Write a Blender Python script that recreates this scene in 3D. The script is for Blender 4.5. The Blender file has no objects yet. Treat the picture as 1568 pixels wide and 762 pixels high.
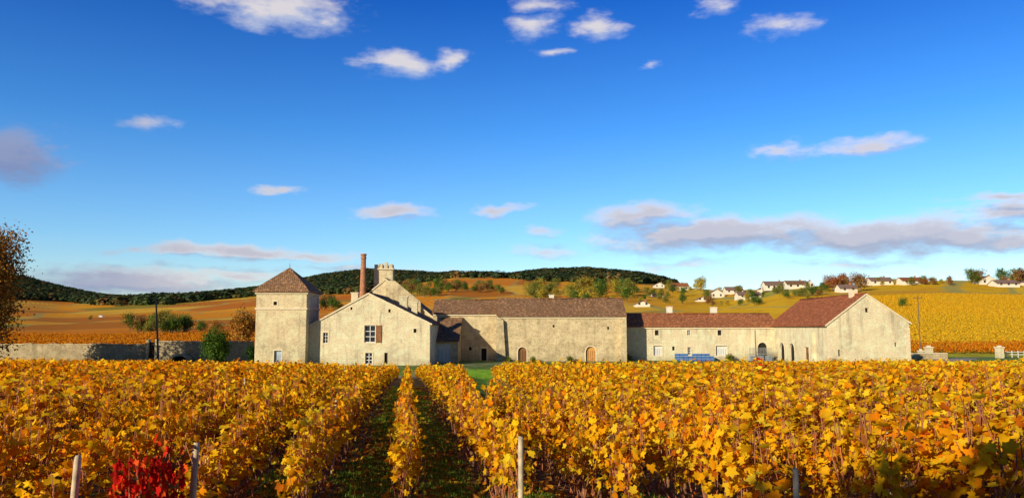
import bpy, bmesh, math, random
import numpy as np
from mathutils import Vector, Matrix
random.seed(7); rng=np.random.default_rng(7)
scene=bpy.context.scene
EYE=1.88; F=1176.0; TH=math.atan(120/1176.0)
SUN_EL=math.radians(18.5); SH=(0.68,0.733)

# ---------- survey helper : world X / Z of a bearing at depth D ----------
def W(px,py,D):
    u=(px-784)/F; v=(381-py)/F
    dy=math.cos(TH)-v*math.sin(TH); dz=math.sin(TH)+v*math.cos(TH)
    t=D/dy
    return u*t, EYE+dz*t
def sm(t):
    t=np.clip(t,0,1); return t*t*(3-2*t)
def gz(X,Y):
    X=np.asarray(X,float); Y=np.asarray(Y,float)
    Yp=np.clip(Y,0,None)
    near=-0.02*Yp-0.00028*Yp**2
    q=(np.clip(Yp,0,92)/86)**2
    near=near+0.62*sm((-X-16)/25)*q+0.36*sm((X-8)/20)*q
    t=sm((Y-88)/5)
    z=near*(1-t)-2.95*t
    px=784+F*X/np.maximum(Y,1.0)
    E1=(501-np.interp(px,[-600,0,100,200,300,400,500,600,690,740,800,860,950,1020,1100,1180,1250,1330,1450,1568,2200],
        [450,462,468,464,460,452,449,440,425,424,428,436,433,440,446,442,436,434,430,433,425]))/F
    E2=(501-np.interp(px,[-600,-100,0,30,75,100,150,200,250,300,400,450,500,560,640,690,740,780,830,900,980,1030,1100,1200,2200],
        [412,422,424,428,440,446,456,461,463,456,444,434,424,417,420,425,425,424,417,415,423,435,452,462,462]))/F
    Dc=np.interp(px,[-600,0,300,740,1000,1200,2200],[900,950,1000,1200,700,450,420])
    Dr=Dc+np.interp(px,[-600,0,300,740,1000,1200,2200],[700,700,900,1100,1100,500,500])
    e0=(-2.95-EYE)/128
    Ys=np.maximum(Y,128.0)
    s=np.clip(np.log(Ys/128)/np.log(Dc/128),0,1)**0.85
    s2=np.clip(np.log(Ys/Dc)/np.log(Dr/Dc),0,1)
    e=e0+(E1-e0)*s+(E2-E1)*sm(s2)
    zf=EYE+e*np.minimum(Ys,Dr)
    zf=zf+0.8*np.sin(X*0.021+1.3)*np.sin(Y*0.017)*sm((Y-160)/200)
    return np.where(Y>128,zf,z)
def g1(x,y): return float(gz(x,y))
def findD(px,py):
    D=np.arange(130,1900,2.0); X=(px-784)/F*D
    p=501-F*(gz(X,D)-EYE)/D
    i=np.where(p<=py)[0]
    return float(D[i[0]]) if len(i) else 900.0
def track(X,Y): # grass track between the two vineyard blocks
    return (np.abs(X-(.80-.054*Y))<.40+.016*Y)&(Y>19)

# ---------- node helpers ----------
class NT:
    def __init__(s,tree): s.t=tree; s.n=tree.nodes; s.l=tree.links
    def node(s,ty,**kw):
        n=s.n.new(ty)
        for k,v in kw.items(): setattr(n,k,v)
        return n
    def put(s,sock,v):
        if v is None: return
        if isinstance(v,bpy.types.NodeSocket): s.l.new(v,sock)
        else: sock.default_value=v
    def math(s,op,a,b=None,c=None,clamp=False):
        n=s.node('ShaderNodeMath',operation=op,use_clamp=clamp)
        s.put(n.inputs[0],a); s.put(n.inputs[1],b); s.put(n.inputs[2],c)
        return n.outputs[0]
    def vm(s,op,a,b=None):
        n=s.node('ShaderNodeVectorMath',operation=op)
        s.put(n.inputs[0],a)
        if b is not None:
            if op=='SCALE': s.put(n.inputs[3],b)
            else: s.put(n.inputs[1],b)
        return n.outputs['Value'] if op in('LENGTH','DOT_PRODUCT') else n.outputs[0]
    def noise(s,vec,scale,detail=3,rough=.55,out=0):
        n=s.node('ShaderNodeTexNoise'); s.put(n.inputs['Vector'],vec)
        n.inputs['Scale'].default_value=scale; n.inputs['Detail'].default_value=detail; n.inputs['Roughness'].default_value=rough
        return n.outputs[out]
    def mix(s,f,a,b,mode='MIX'):
        n=s.node('ShaderNodeMix',data_type='RGBA',blend_type=mode)
        s.put(n.inputs[0],f); s.put(n.inputs[6],a); s.put(n.inputs[7],b); return n.outputs[2]
    def mr(s,v,a,b,c=0,d=1,smooth=False):
        n=s.node('ShaderNodeMapRange'); n.interpolation_type='SMOOTHSTEP' if smooth else 'LINEAR'
        s.put(n.inputs[0],v)
        for i,q in enumerate((a,b,c,d)): n.inputs[i+1].default_value=q
        return n.outputs[0]
    def ramp(s,v,pts,const=False):
        n=s.node('ShaderNodeValToRGB'); cr=n.color_ramp
        if const: cr.interpolation='CONSTANT'
        while len(cr.elements)<len(pts): cr.elements.new(0.5)
        for e,(p,c) in zip(cr.elements,pts): e.position=p; e.color=(*c,1)
        s.put(n.inputs[0],v); return n.outputs[0]
    def sep(s,v):
        n=s.node('ShaderNodeSeparateXYZ'); s.put(n.inputs[0],v); return n.outputs
    def comb(s,x,y,z):
        n=s.node('ShaderNodeCombineXYZ'); s.put(n.inputs[0],x); s.put(n.inputs[1],y); s.put(n.inputs[2],z); return n.outputs[0]
def c4(c): return (*c,1)
def newmat(name):
    m=bpy.data.materials.new(name); m.use_nodes=True; t=NT(m.node_tree)
    b=m.node_tree.nodes['Principled BSDF']; b.inputs['Roughness'].default_value=.85
    b.inputs['Specular IOR Level'].default_value=.15
    return m,t,b
def bump(t,b,h,strength=.5,dist=.05):
    n=t.node('ShaderNodeBump'); n.inputs['Strength'].default_value=strength; n.inputs['Distance'].default_value=dist
    t.l.new(h,n.inputs['Height']); t.l.new(n.outputs[0],b.inputs['Normal'])
def plain(name,col,rough=.7,var=.25,scale=3.0,metal=0):
    m,t,b=newmat(name); g=t.node('ShaderNodeNewGeometry').outputs['Position']
    nz=t.noise(g,scale,4)
    dark=tuple(x*(1-var) for x in col); lite=tuple(min(1,x*(1+var)) for x in col)
    c=t.ramp(nz,[(.3,dark),(.7,lite)]); t.l.new(c,b.inputs['Base Color'])
    b.inputs['Roughness'].default_value=rough; b.inputs['Metallic'].default_value=metal
    return m
def stone(name,ca,cb,cm,stain=(.25,.21,.15),bw=.5,bh=.22,st=.55,dk=.45):
    m,t,b=newmat(name); P=t.node('ShaderNodeNewGeometry').outputs['Position']
    s=t.sep(P); u=t.math('ADD',s[0],s[1])
    v=t.comb(u,s[2],0.0)
    w=t.vm('SCALE',t.vm('SUBTRACT',t.noise(P,2.2,2,out=1),(.5,.5,.5)),.35)
    v=t.vm('ADD',v,w)
    br=t.node('ShaderNodeTexBrick'); t.l.new(v,br.inputs['Vector'])
    br.inputs['Color1'].default_value=c4(ca); br.inputs['Color2'].default_value=c4(cb); br.inputs['Mortar'].default_value=c4(cm)
    br.inputs['Scale'].default_value=1; br.inputs['Brick Width'].default_value=bw; br.inputs['Row Height'].default_value=bh
    br.inputs['Mortar Size'].default_value=.02; br.inputs['Mortar Smooth'].default_value=.3; br.inputs['Bias'].default_value=-.2
    big=t.noise(P,.26,6,.66); c=t.mix(t.mr(big,.47,.70,0,st,True),br.outputs[0],c4(stain))
    sp=t.noise(P,4.2,4,.68); c=t.mix(t.mr(sp,.48,.66,0,dk),c,c4(tuple(x*.5 for x in ca)))
    li=t.noise(t.vm('ADD',P,(31,7,3)),.9,5,.65); c=t.mix(t.mr(li,.48,.62,0,.6),c,c4(tuple(min(.88,x*1.28) for x in ca)))
    str_=t.noise(t.vm('MULTIPLY',v,(1.6,.13,1)),1.0,4,.6); c=t.mix(t.mr(str_,.54,.72,0,.5),c,c4(stain))
    base=t.mr(s[2],-3.0,-1.4,.45,0,True); c=t.mix(t.math('MULTIPLY',base,t.noise(P,1.1,3)),c,c4((.18,.15,.08)))
    t.l.new(c,b.inputs['Base Color'])
    h=t.math('ADD',br.outputs[1],t.math('MULTIPLY',sp,-1.6)); h=t.math('MULTIPLY',h,-1)
    bump(t,b,h,.65,.07); return m
def tile(name,ca,cb,moss):
    m,t,b=newmat(name); P=t.node('ShaderNodeNewGeometry').outputs['Position']
    s=t.sep(P); v=t.comb(t.math('ADD',s[0],t.math('MULTIPLY',s[1],1.0)),t.math('MULTIPLY',s[2],1.6),0.0)
    v=t.vm('ADD',v,t.vm('SCALE',t.noise(P,1.5,2,out=1),.12))
    br=t.node('ShaderNodeTexBrick'); t.l.new(v,br.inputs['Vector'])
    br.inputs['Color1'].default_value=c4(ca); br.inputs['Color2'].default_value=c4(cb); br.inputs['Mortar'].default_value=c4(tuple(x*.35 for x in ca))
    br.inputs['Scale'].default_value=1; br.inputs['Brick Width'].default_value=.26; br.inputs['Row Height'].default_value=.3
    br.inputs['Mortar Size'].default_value=.03
    c=t.mix(t.mr(t.noise(P,.6,5,.65),.45,.7,0,.75,True),br.outputs[0],c4(moss))
    c=t.mix(t.mr(t.noise(P,6,3,.7),.5,.68,0,.6),c,c4(tuple(x*.4 for x in ca)))
    c=t.mix(t.mr(t.noise(t.vm('ADD',P,(9,9,9)),3,4,.7),.50,.66,0,.6),c,c4(tuple(min(1,x*1.9) for x in cb)))
    t.l.new(c,b.inputs['Base Color']); b.inputs['Specular IOR Level'].default_value=.05
    bump(t,b,t.math('SUBTRACT',t.noise(P,7,2),br.outputs[1]),.8,.06); return m
def leafmat(name,trans=.35,big=True):
    m=bpy.data.materials.new(name); m.use_nodes=True; t=NT(m.node_tree)
    m.node_tree.nodes.remove(m.node_tree.nodes['Principled BSDF'])
    a=t.node('ShaderNodeAttribute',attribute_name='Col').outputs[0]
    c=a
    if big:
        P=t.node('ShaderNodeNewGeometry').outputs['Position']
        s=t.sep(P)
        nz=t.noise(P,.13,3,.6)
        c=t.mix(t.mr(nz,.44,.66,0,.5,True),c,c4((.98,.64,.5)),'MULTIPLY')
        # left part of the field has turned a deeper orange
        lf=t.mr(s[0],-24,4,.64,0,True); c=t.mix(lf,c,c4((1.0,.66,.45)),'MULTIPLY')
        rd=t.node('ShaderNodeObjectInfo').outputs['Random']
        c=t.mix(t.mr(rd,0,1,0,.28),c,c4((.9,.66,.5)),'MULTIPLY')
    b=t.node('ShaderNodeBsdfDiffuse'); t.l.new(c,b.inputs[0])
    tr=t.node('ShaderNodeBsdfTranslucent'); t.l.new(c,tr.inputs[0])
    mx=t.node('ShaderNodeMixShader'); mx.inputs[0].default_value=trans
    out=[n for n in m.node_tree.nodes if n.type=='OUTPUT_MATERIAL'][0]
    t.l.new(b.outputs[0],mx.inputs[1]); t.l.new(tr.outputs[0],mx.inputs[2]); t.l.new(mx.outputs[0],out.inputs[0])
    return m

M={}
M['stone']=stone('limestone_rubble',(.80,.63,.37),(.68,.52,.29),(.84,.70,.46),dk=.45)
M['stone2']=stone('limestone_render',(.86,.72,.45),(.80,.64,.39),(.86,.73,.50),st=.38,dk=.3)
M['stone3']=stone('old_weathered_wall',(.72,.56,.32),(.54,.40,.22),(.80,.65,.40),stain=(.30,.21,.11),st=.72,dk=.62)
M['stone4']=stone('field_wall_stone',(.54,.41,.24),(.40,.29,.16),(.62,.49,.30),stain=(.22,.16,.08),st=.75,dk=.65,bw=.6,bh=.25)
M['trim']=plain('dressed_stone',(.78,.65,.43),.8,.12)
M['tile']=tile('old_brown_tiles',(.30,.155,.08),(.40,.22,.115),(.19,.12,.065))
M['tile_r']=tile('red_tiles',(.46,.16,.065),(.54,.21,.09),(.31,.12,.055))
M['tile_d']=tile('dark_red_tiles',(.42,.13,.055),(.50,.17,.07),(.27,.095,.045))
M['brick']=plain('chimney_brick',(.46,.20,.10),.9,.35,4)
M['glass']=plain('window_glass',(.03,.035,.045),.12,.3)
M['frame']=plain('white_painted_wood',(.74,.72,.66),.6,.08)
M['wood']=plain('brown_wood',(.27,.12,.05),.7,.3,5)
M['wood_o']=plain('ochre_wood',(.64,.32,.09),.7,.2,5)
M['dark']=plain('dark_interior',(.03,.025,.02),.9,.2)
M['white']=plain('white_render',(.78,.70,.56),.8,.12)
M['slate']=plain('slate_roof',(.24,.15,.11),.8,.3)
M['hoist']=plain('weathered_post_wood',(.60,.47,.31),.85,.4,11)
M['bark']=plain('bark',(.16,.12,.09),.9,.35,8)
M['vinewood']=plain('vine_wood',(.20,.095,.05),.9,.4,20)
M['cane']=plain('vine_cane',(.42,.15,.07),.8,.35,12)
M['blue']=plain('blue_plastic',(.06,.16,.42),.45,.2)
M['bluegrey']=plain('pale_blue_paint',(.42,.48,.56),.5,.1)
M['metal']=plain('galvanised_metal',(.42,.42,.41),.5,.15,6,.6)
M['tyre']=plain('tyre_rubber',(.03,.03,.03),.9,.1)
M['asphalt']=plain('gravel_drive',(.36,.31,.25),.95,.25,2.5)
M['vineleaf']=leafmat('vine_leaf',.36)
M['redleaf']=leafmat('red_vine_leaf',.36,False)
M['treeleaf']=leafmat('tree_leaf',.22,False)
def grassmat():
    m,t,b=newmat('lawn_grass'); P=t.node('ShaderNodeNewGeometry').outputs['Position']
    c=t.ramp(t.noise(P,.8,5,.65),[(.3,(.08,.16,.02)),(.55,(.15,.28,.03)),(.75,(.28,.33,.06))]); t.l.new(c,b.inputs['Base Color'])
    bump(t,b,t.noise(P,12,3),.8,.06); return m
M['grass']=grassmat()

# ---------- mesh helpers ----------
def link(o,parent=None):
    scene.collection.objects.link(o)
    if parent is not None: o.parent=parent
    return o
def empty(name,loc=(0,0,0)):
    o=bpy.data.objects.new(name,None); o.empty_display_size=.5; o.location=loc; link(o); bpy.context.view_layer.update(); return o
def mobj(name,verts,faces,mat,parent=None,recalc=True,link_it=True):
    me=bpy.data.meshes.new(name); me.from_pydata([tuple(v) for v in verts],[],faces)
    if recalc:
        bm=bmesh.new(); bm.from_mesh(me); bmesh.ops.recalc_face_normals(bm,faces=bm.faces); bm.to_mesh(me); bm.free()
    me.materials.append(mat); o=bpy.data.objects.new(name,me)
    if link_it: link(o,parent)
    return o
BF=[(0,1,2,3),(4,5,6,7),(0,1,5,4),(1,2,6,5),(2,3,7,6),(3,0,4,7)]
def boxv(x0,x1,y0,y1,z0,z1): return [(x0,y0,z0),(x1,y0,z0),(x1,y1,z0),(x0,y1,z0),(x0,y0,z1),(x1,y0,z1),(x1,y1,z1),(x0,y1,z1)]
def box(name,x0,x1,y0,y1,z0,z1,mat,parent=None): return mobj(name,boxv(x0,x1,y0,y1,z0,z1),BF,mat,parent)
def boxes(name,lst,mat,parent=None):
    V=[];Fc=[]
    for b in lst:
        o=len(V); V+=boxv(*b); Fc+=[tuple(i+o for i in f) for f in BF]
    return mobj(name,V,Fc,mat,parent)
def prismY(name,poly,y0,y1,mat,parent=None):
    n=len(poly); V=[(x,y0,z) for x,z in poly]+[(x,y1,z) for x,z in poly]
    Fc=[tuple(range(n)),tuple(range(2*n-1,n-1,-1))]+[(i,(i+1)%n,(i+1)%n+n,i+n) for i in range(n)]
    return mobj(name,V,Fc,mat,parent)
def prismX(name,poly,x0,x1,mat,parent=None):
    n=len(poly); V=[(x0,y,z) for y,z in poly]+[(x1,y,z) for y,z in poly]
    Fc=[tuple(range(n)),tuple(range(2*n-1,n-1,-1))]+[(i,(i+1)%n,(i+1)%n+n,i+n) for i in range(n)]
    return mobj(name,V,Fc,mat,parent)
def slab(name,A,B,C,D,mat,parent=None,th=.16,nu=14,nv=6,jit=.05):
    A,B,C,D=map(Vector,(A,B,C,D)); nrm=(B-A).cross(D-A).normalized()
    if nrm.z<0: nrm=-nrm
    V=[];Fc=[]
    for j in range(nv+1):
        for i in range(nu+1):
            u=i/nu; v=j/nv
            p=(A*(1-u)+B*u)*(1-v)+(D*(1-u)+C*u)*v
            k=random.uniform(-jit,jit)*.5+math.sin(u*9+v*3+A.x)*jit*.6-.9*jit*math.sin(math.pi*u)
            V.append(p+nrm*(k+th))
    n=len(V)
    for j in range(nv+1):
        for i in range(nu+1):
            u=i/nu; v=j/nv
            V.append((A*(1-u)+B*u)*(1-v)+(D*(1-u)+C*u)*v+nrm*.01)
    w=nu+1
    for j in range(nv):
        for i in range(nu):
            a=j*w+i; Fc.append((a,a+1,a+w+1,a+w)); Fc.append((n+a,n+a+w,n+a+w+1,n+a+1))
    for i in range(nu):
        Fc.append((i,i+n,i+1+n,i+1)); a=nv*w+i; Fc.append((a,a+1,a+1+n,a+n))
    for j in range(nv):
        a=j*w; Fc.append((a,a+w,a+w+n,a+n)); a=j*w+nu; Fc.append((a,a+n,a+w+n,a+w))
    return mobj(name,V,Fc,mat,parent)
def opening(parent,walls_cut,facing,plane,c,z0,w,h,style='window',arch=False,surround=True,depth=.3,shutter=None):
    hw=w/2
    if arch:
        r=hw; zs=z0+h-r; pts=[(c-hw,z0),(c+hw,z0)]+[(c+r*math.cos(a),zs+r*math.sin(a)) for a in np.linspace(0,math.pi,11)]
    else: pts=[(c-hw,z0),(c+hw,z0),(c+hw,z0+h),(c-hw,z0+h)]
    def mp(s,d,z): return (s,plane+d,z) if facing=='F' else (plane+d,s,z)
    n=len(pts); o=len(walls_cut[0])
    walls_cut[0]+= [mp(s,-.4,z) for s,z in pts]+[mp(s,depth,z) for s,z in pts]
    walls_cut[1]+= [tuple(o+i for i in range(n)),tuple(o+i for i in range(2*n-1,n-1,-1))]+[(o+i,o+(i+1)%n,o+(i+1)%n+n,o+i+n) for i in range(n)]
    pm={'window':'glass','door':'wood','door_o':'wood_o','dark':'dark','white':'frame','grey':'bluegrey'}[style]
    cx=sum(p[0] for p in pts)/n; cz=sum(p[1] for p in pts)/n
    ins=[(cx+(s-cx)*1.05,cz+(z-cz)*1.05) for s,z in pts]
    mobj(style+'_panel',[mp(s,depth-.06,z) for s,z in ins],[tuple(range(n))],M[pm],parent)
    bars=[]
    def bb(s0,s1,d0,d1,z0_,z1_):
        a=mp(s0,d0,z0_); b=mp(s1,d1,z1_); bars.append((min(a[0],b[0]),max(a[0],b[0]),min(a[1],b[1]),max(a[1],b[1]),z0_,z1_))
    if style=='window':
        k=min(.09,w*.09)
        bb(c-hw+.004,c-hw+k,depth-.16,depth-.08,z0+.004,z0+h-.004); bb(c+hw-k,c+hw-.004,depth-.16,depth-.08,z0+.004,z0+h-.004)
        bb(c-k/2,c+k/2,depth-.165,depth-.08,z0+.006,z0+h-.006)
        for q in (0.0,.33,.66,1.0):
            zz=z0+.006+q*(h-k-.012); bb(c-hw+.006,c+hw-.006,depth-.15,depth-.085,zz,zz+k)
        boxes('window_frame',bars,M['frame'],parent)
    elif style in('door','door_o','grey','white'):
        for q in np.linspace(-.4,.4,5): bb(c+q*w-.02,c+q*w+.02,depth-.09,depth-.065,z0,z0+h*.72)
        boxes('door_boards',bars,M['dark' if style=='door' else 'wood'] if style!='white' and style!='grey' else M['metal'],parent)
    if surround:
        f=.14
        if arch: out=[(c-hw-f,z0),(c+hw+f,z0)]+[(c+(r+f)*math.cos(a),zs+(r+f)*math.sin(a)) for a in np.linspace(0,math.pi,11)]
        else: out=[(c-hw-f,z0-f),(c+hw+f,z0-f),(c+hw+f,z0+h+f*1.3),(c-hw-f,z0+h+f*1.3)]
        V=[mp(s,-.035,z) for s,z in pts]+[mp(s,-.035,z) for s,z in out]+[mp(s,0.004,z) for s,z in pts]+[mp(s,0.004,z) for s,z in out]
        Fc=[]
        for i in range(n):
            j=(i+1)%n
            Fc+=[(i,j,n+j,n+i),(n+i,n+j,3*n+j,3*n+i),(i,2*n+i,2*n+j,j)]
        mobj('stone_surround',V,Fc,M['trim'],parent)
    if shutter:
        for sgn in (-1,1):
            if sgn in shutter:
                a=c+sgn*(hw+.05); b=a+sgn*hw*1.0
                A=mp(min(a,b),-.10,z0); B=mp(max(a,b),-.04,z0+h)
                box('shutter',min(A[0],B[0]),max(A[0],B[0]),min(A[1],B[1]),max(A[1],B[1]),z0,z0+h,M['wood'],parent)
def cutwalls(o,wc):
    if not wc[0]: return
    c=mobj('cutter',wc[0],wc[1],M['dark'])
    md=o.modifiers.new('b','BOOLEAN'); md.object=c; md.operation='DIFFERENCE'; md.solver='EXACT'
    bpy.context.view_layer.update()
    dg=bpy.context.evaluated_depsgraph_get()
    me=bpy.data.meshes.new_from_object(o.evaluated_get(dg)); o.modifiers.clear(); o.data=me
    bpy.data.objects.remove(c)

# fast triangle mesh builder with colour attribute
class MB:
    def __init__(s): s.V=[];s.T=[];s.C=[];s.Mi=[];s.n=0
    def add(s,V,T,mi,C):
        V=np.asarray(V,float);T=np.asarray(T,int); s.V.append(V); s.T.append(T+s.n); s.n+=len(V)
        C=np.asarray(C,float); C=np.tile(C,(len(V),1)) if C.ndim==1 else C
        s.C.append(C); s.Mi.append(np.full(len(T),mi))
    def mesh(s,name,mats):
        V=np.concatenate(s.V);T=np.concatenate(s.T);C=np.concatenate(s.C);Mi=np.concatenate(s.Mi)
        me=bpy.data.meshes.new(name); me.vertices.add(len(V)); me.vertices.foreach_set('co',V.ravel().astype(np.float32))
        me.loops.add(T.size); me.loops.foreach_set('vertex_index',T.ravel().astype(np.int32))
        me.polygons.add(len(T)); me.polygons.foreach_set('loop_start',np.arange(0,T.size,3,dtype=np.int32))
        me.polygons.foreach_set('material_index',Mi.astype(np.int32))
        for m in mats: me.materials.append(m)
        me.update(calc_edges=True); me.validate()
        a=me.color_attributes.new('Col','FLOAT_COLOR','POINT')
        a.data.foreach_set('color',np.c_[C,np.ones(len(C))].ravel().astype(np.float32))
        return me
def tube(p0,p1,r0,r1,n=5):
    p0=np.array(p0,float);p1=np.array(p1,float); d=p1-p0; d/=np.linalg.norm(d)+1e-9
    a=np.cross(d,[0.3,.9,.1]); a/=np.linalg.norm(a); b=np.cross(d,a)
    an=np.linspace(0,2*math.pi,n,endpoint=False); ring=np.outer(np.cos(an),a)+np.outer(np.sin(an),b)
    V=np.r_[p0+ring*r0,p1+ring*r1]; T=[]
    for i in range(n):
        j=(i+1)%n; T+=[(i,j,n+j),(i,n+j,n+i)]
    T+=[(n,n+i,n+i+1) for i in range(1,n-1)]
    return V,T
LEAF0=np.array([(0,.42,-.08),(0,.08,0),(.26,-.08,.03),(.5,.16,.09),(.36,.36,.03),(.52,.66,.10),(.22,.70,.02),(0,1.05,.10),(-.22,.70,.02),(-.52,.66,.10),(-.36,.36,.03),(-.5,.16,.09),(-.26,-.08,.03)])
T0=[(0,i,i+1) for i in range(1,12)]+[(0,12,1)]
LEAF1=np.array([(0,.4,-.09),(0,0,0),(.48,.2,.08),(.42,.72,.08),(0,1.0,.06),(-.42,.72,.08),(-.48,.2,.08)])
T1=[(0,i,i+1) for i in range(1,6)]+[(0,6,1)]
LEAF2=np.array([(0,0,0),(.48,.45,.1),(0,1,0),(-.48,.45,.1)]); T2=[(0,1,2),(0,2,3)]
def leaves(mb,P,size,bias,lod,cols,mi=0,down=.5,r=rng):
    n=len(P); tm,tt=[(LEAF0,T0),(LEAF1,T1),(LEAF2,T2)][lod]; k=len(tm)
    N=r.normal(size=(n,3))*.75+bias; N/=np.linalg.norm(N,axis=1,keepdims=True)
    t=r.normal(size=(n,3)); t[:,2]-=down*1.6; t-=N*(t*N).sum(1,keepdims=True); t/=np.linalg.norm(t,axis=1,keepdims=True)+1e-9
    X=np.cross(t,N); s=np.asarray(size).reshape(-1,1,1)
    curl=r.uniform(.4,2.4,size=(n,1,1))
    V=P[:,None,:]+s*(X[:,None,:]*tm[None,:,0:1]+(t[:,None,:])*(tm[None,:,1:2]-.4)+N[:,None,:]*tm[None,:,2:3]*curl)
    T=(np.array(tt)[None]+ (np.arange(n)*k)[:,None,None]).reshape(-1,3)
    C=np.repeat(cols,k,axis=0)
    mb.add(V.reshape(-1,3),T,mi,C)
VC=np.array([(.96,.56,.012),(.94,.46,.01),(.97,.66,.03),(.88,.33,.01),(.64,.18,.012),(.74,.58,.04),(.32,.12,.03),(.97,.61,.02)])
VP=np.array([.23,.19,.17,.13,.06,.04,.04,.14])
def vcols(n,r=rng,pal=VC,p=VP):
    c=pal[r.choice(len(pal),n,p=p)]; return np.clip(c*r.uniform(.8,1.12,size=(n,1)),0,.97)
def vine_segment(name,lod,seed,L=1.0,pal=VC,p=VP,mat='vineleaf',leafmul=1.0):
    r=np.random.default_rng(seed); mb=MB()
    n=int([225,155,80][lod]*L*leafmul)
    x=r.uniform(-L/2-.05,L/2+.05,n)
    z=.22+.68*r.beta(1.9,1.1,n); top=r.random(n)<.10; z[top]=r.uniform(.82,1.1,top.sum())
    wd=.10*np.sqrt(np.clip(1.3-z,.25,1))
    y=r.normal(0,1,n)*wd
    ph=r.uniform(0,6); z+=.07*np.sin(x*7+ph)
    bias=np.c_[np.zeros(n),np.sign(y)*.7,np.full(n,.55)]
    sz=r.uniform(.048,.108,n)*[1,1.12,1.5][lod]
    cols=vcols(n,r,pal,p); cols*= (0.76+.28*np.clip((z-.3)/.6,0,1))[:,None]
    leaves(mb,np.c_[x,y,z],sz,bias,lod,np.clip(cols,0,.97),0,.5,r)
    if lod<2:
        for tx in np.arange(-L/2+.25,L/2,.5):
            px_,py_=tx+r.normal(0,.03),r.normal(0,.02)
            pts=[(px_,py_,-.1)]
            for q in range(3): px_+=r.normal(0,.035);py_+=r.normal(0,.02); pts.append((px_,py_,.14*(q+1)))
            for a,b in zip(pts[:-1],pts[1:]):
                V,T=tube(a,b,.028,.024,6 if lod==0 else 4); mb.add(V,T,1,(.2,.1,.05))
            for q in range(12 if lod==0 else 5):
                a=np.array(pts[-1]) if q%3 else np.array([tx+r.normal(0,.15),r.normal(0,.06),.02]); b=a+np.array([r.normal(0,.10),r.normal(0,.05),r.uniform(.2,.35)]); c=b+np.array([r.normal(0,.06),r.normal(0,.03),r.uniform(.15,.42)])
                V,T=tube(a,b,.008,.006,3); mb.add(V,T,2,(.3,.12,.06)); V,T=tube(b,c,.006,.003,3); mb.add(V,T,2,(.3,.12,.06))
        for zz in (.45,.8): V,T=tube((-L/2,0,zz),(L/2,0,zz+.004),.0025,.0025,3); mb.add(V,T,1,(.2,.2,.2))
    else:
        for tx in np.arange(-L/2+.25,L/2,.5):
            V,T=tube((tx,0,-.1),(tx+.03,0,.5),.04,.02,3); mb.add(V,T,1,(.2,.1,.05))
    return mb.mesh(name,[M[mat],M['vinewood'],M['cane']])
def coll_from(name,meshes):
    c=bpy.data.collections.new(name)
    for i,me in enumerate(meshes):
        o=bpy.data.objects.new('%s_%02d'%(name,i),me); c.objects.link(o)
    return c
def scatter(name,P,R,S,I,coll,parent=None):
    me=bpy.data.meshes.new(name); n=len(P); me.vertices.add(n); me.vertices.foreach_set('co',np.asarray(P,np.float32).ravel())
    a=me.attributes.new('rot','FLOAT_VECTOR','POINT'); a.data.foreach_set('vector',np.asarray(R,np.float32).ravel())
    a=me.attributes.new('scl','FLOAT_VECTOR','POINT'); a.data.foreach_set('vector',np.asarray(S,np.float32).ravel())
    a=me.attributes.new('idx','INT','POINT'); a.data.foreach_set('value',np.asarray(I,np.int32))
    o=bpy.data.objects.new(name,me); link(o,parent)
    ng=bpy.data.node_groups.new(name,'GeometryNodeTree')
    ng.interface.new_socket('Geometry',in_out='INPUT',socket_type='NodeSocketGeometry'); ng.interface.new_socket('Geometry',in_out='OUTPUT',socket_type='NodeSocketGeometry')
    N=ng.nodes; L=ng.links; gi=N.new('NodeGroupInput'); go=N.new('NodeGroupOutput')
    ip=N.new('GeometryNodeInstanceOnPoints'); ci=N.new('GeometryNodeCollectionInfo'); ci.inputs[0].default_value=coll
    ci.inputs['Separate Children'].default_value=True; ci.inputs['Reset Children'].default_value=True
    def at(nm,ty):
        q=N.new('GeometryNodeInputNamedAttribute'); q.data_type=ty; q.inputs[0].default_value=nm; return q.outputs[0]
    L.new(gi.outputs[0],ip.inputs['Points']); L.new(ci.outputs[0],ip.inputs['Instance']); ip.inputs['Pick Instance'].default_value=True
    L.new(at('idx','INT'),ip.inputs['Instance Index']); L.new(at('rot','FLOAT_VECTOR'),ip.inputs['Rotation']); L.new(at('scl','FLOAT_VECTOR'),ip.inputs['Scale'])
    L.new(ip.outputs[0],go.inputs[0]); md=o.modifiers.new('instances','NODES'); md.node_group=ng
    return o

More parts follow.
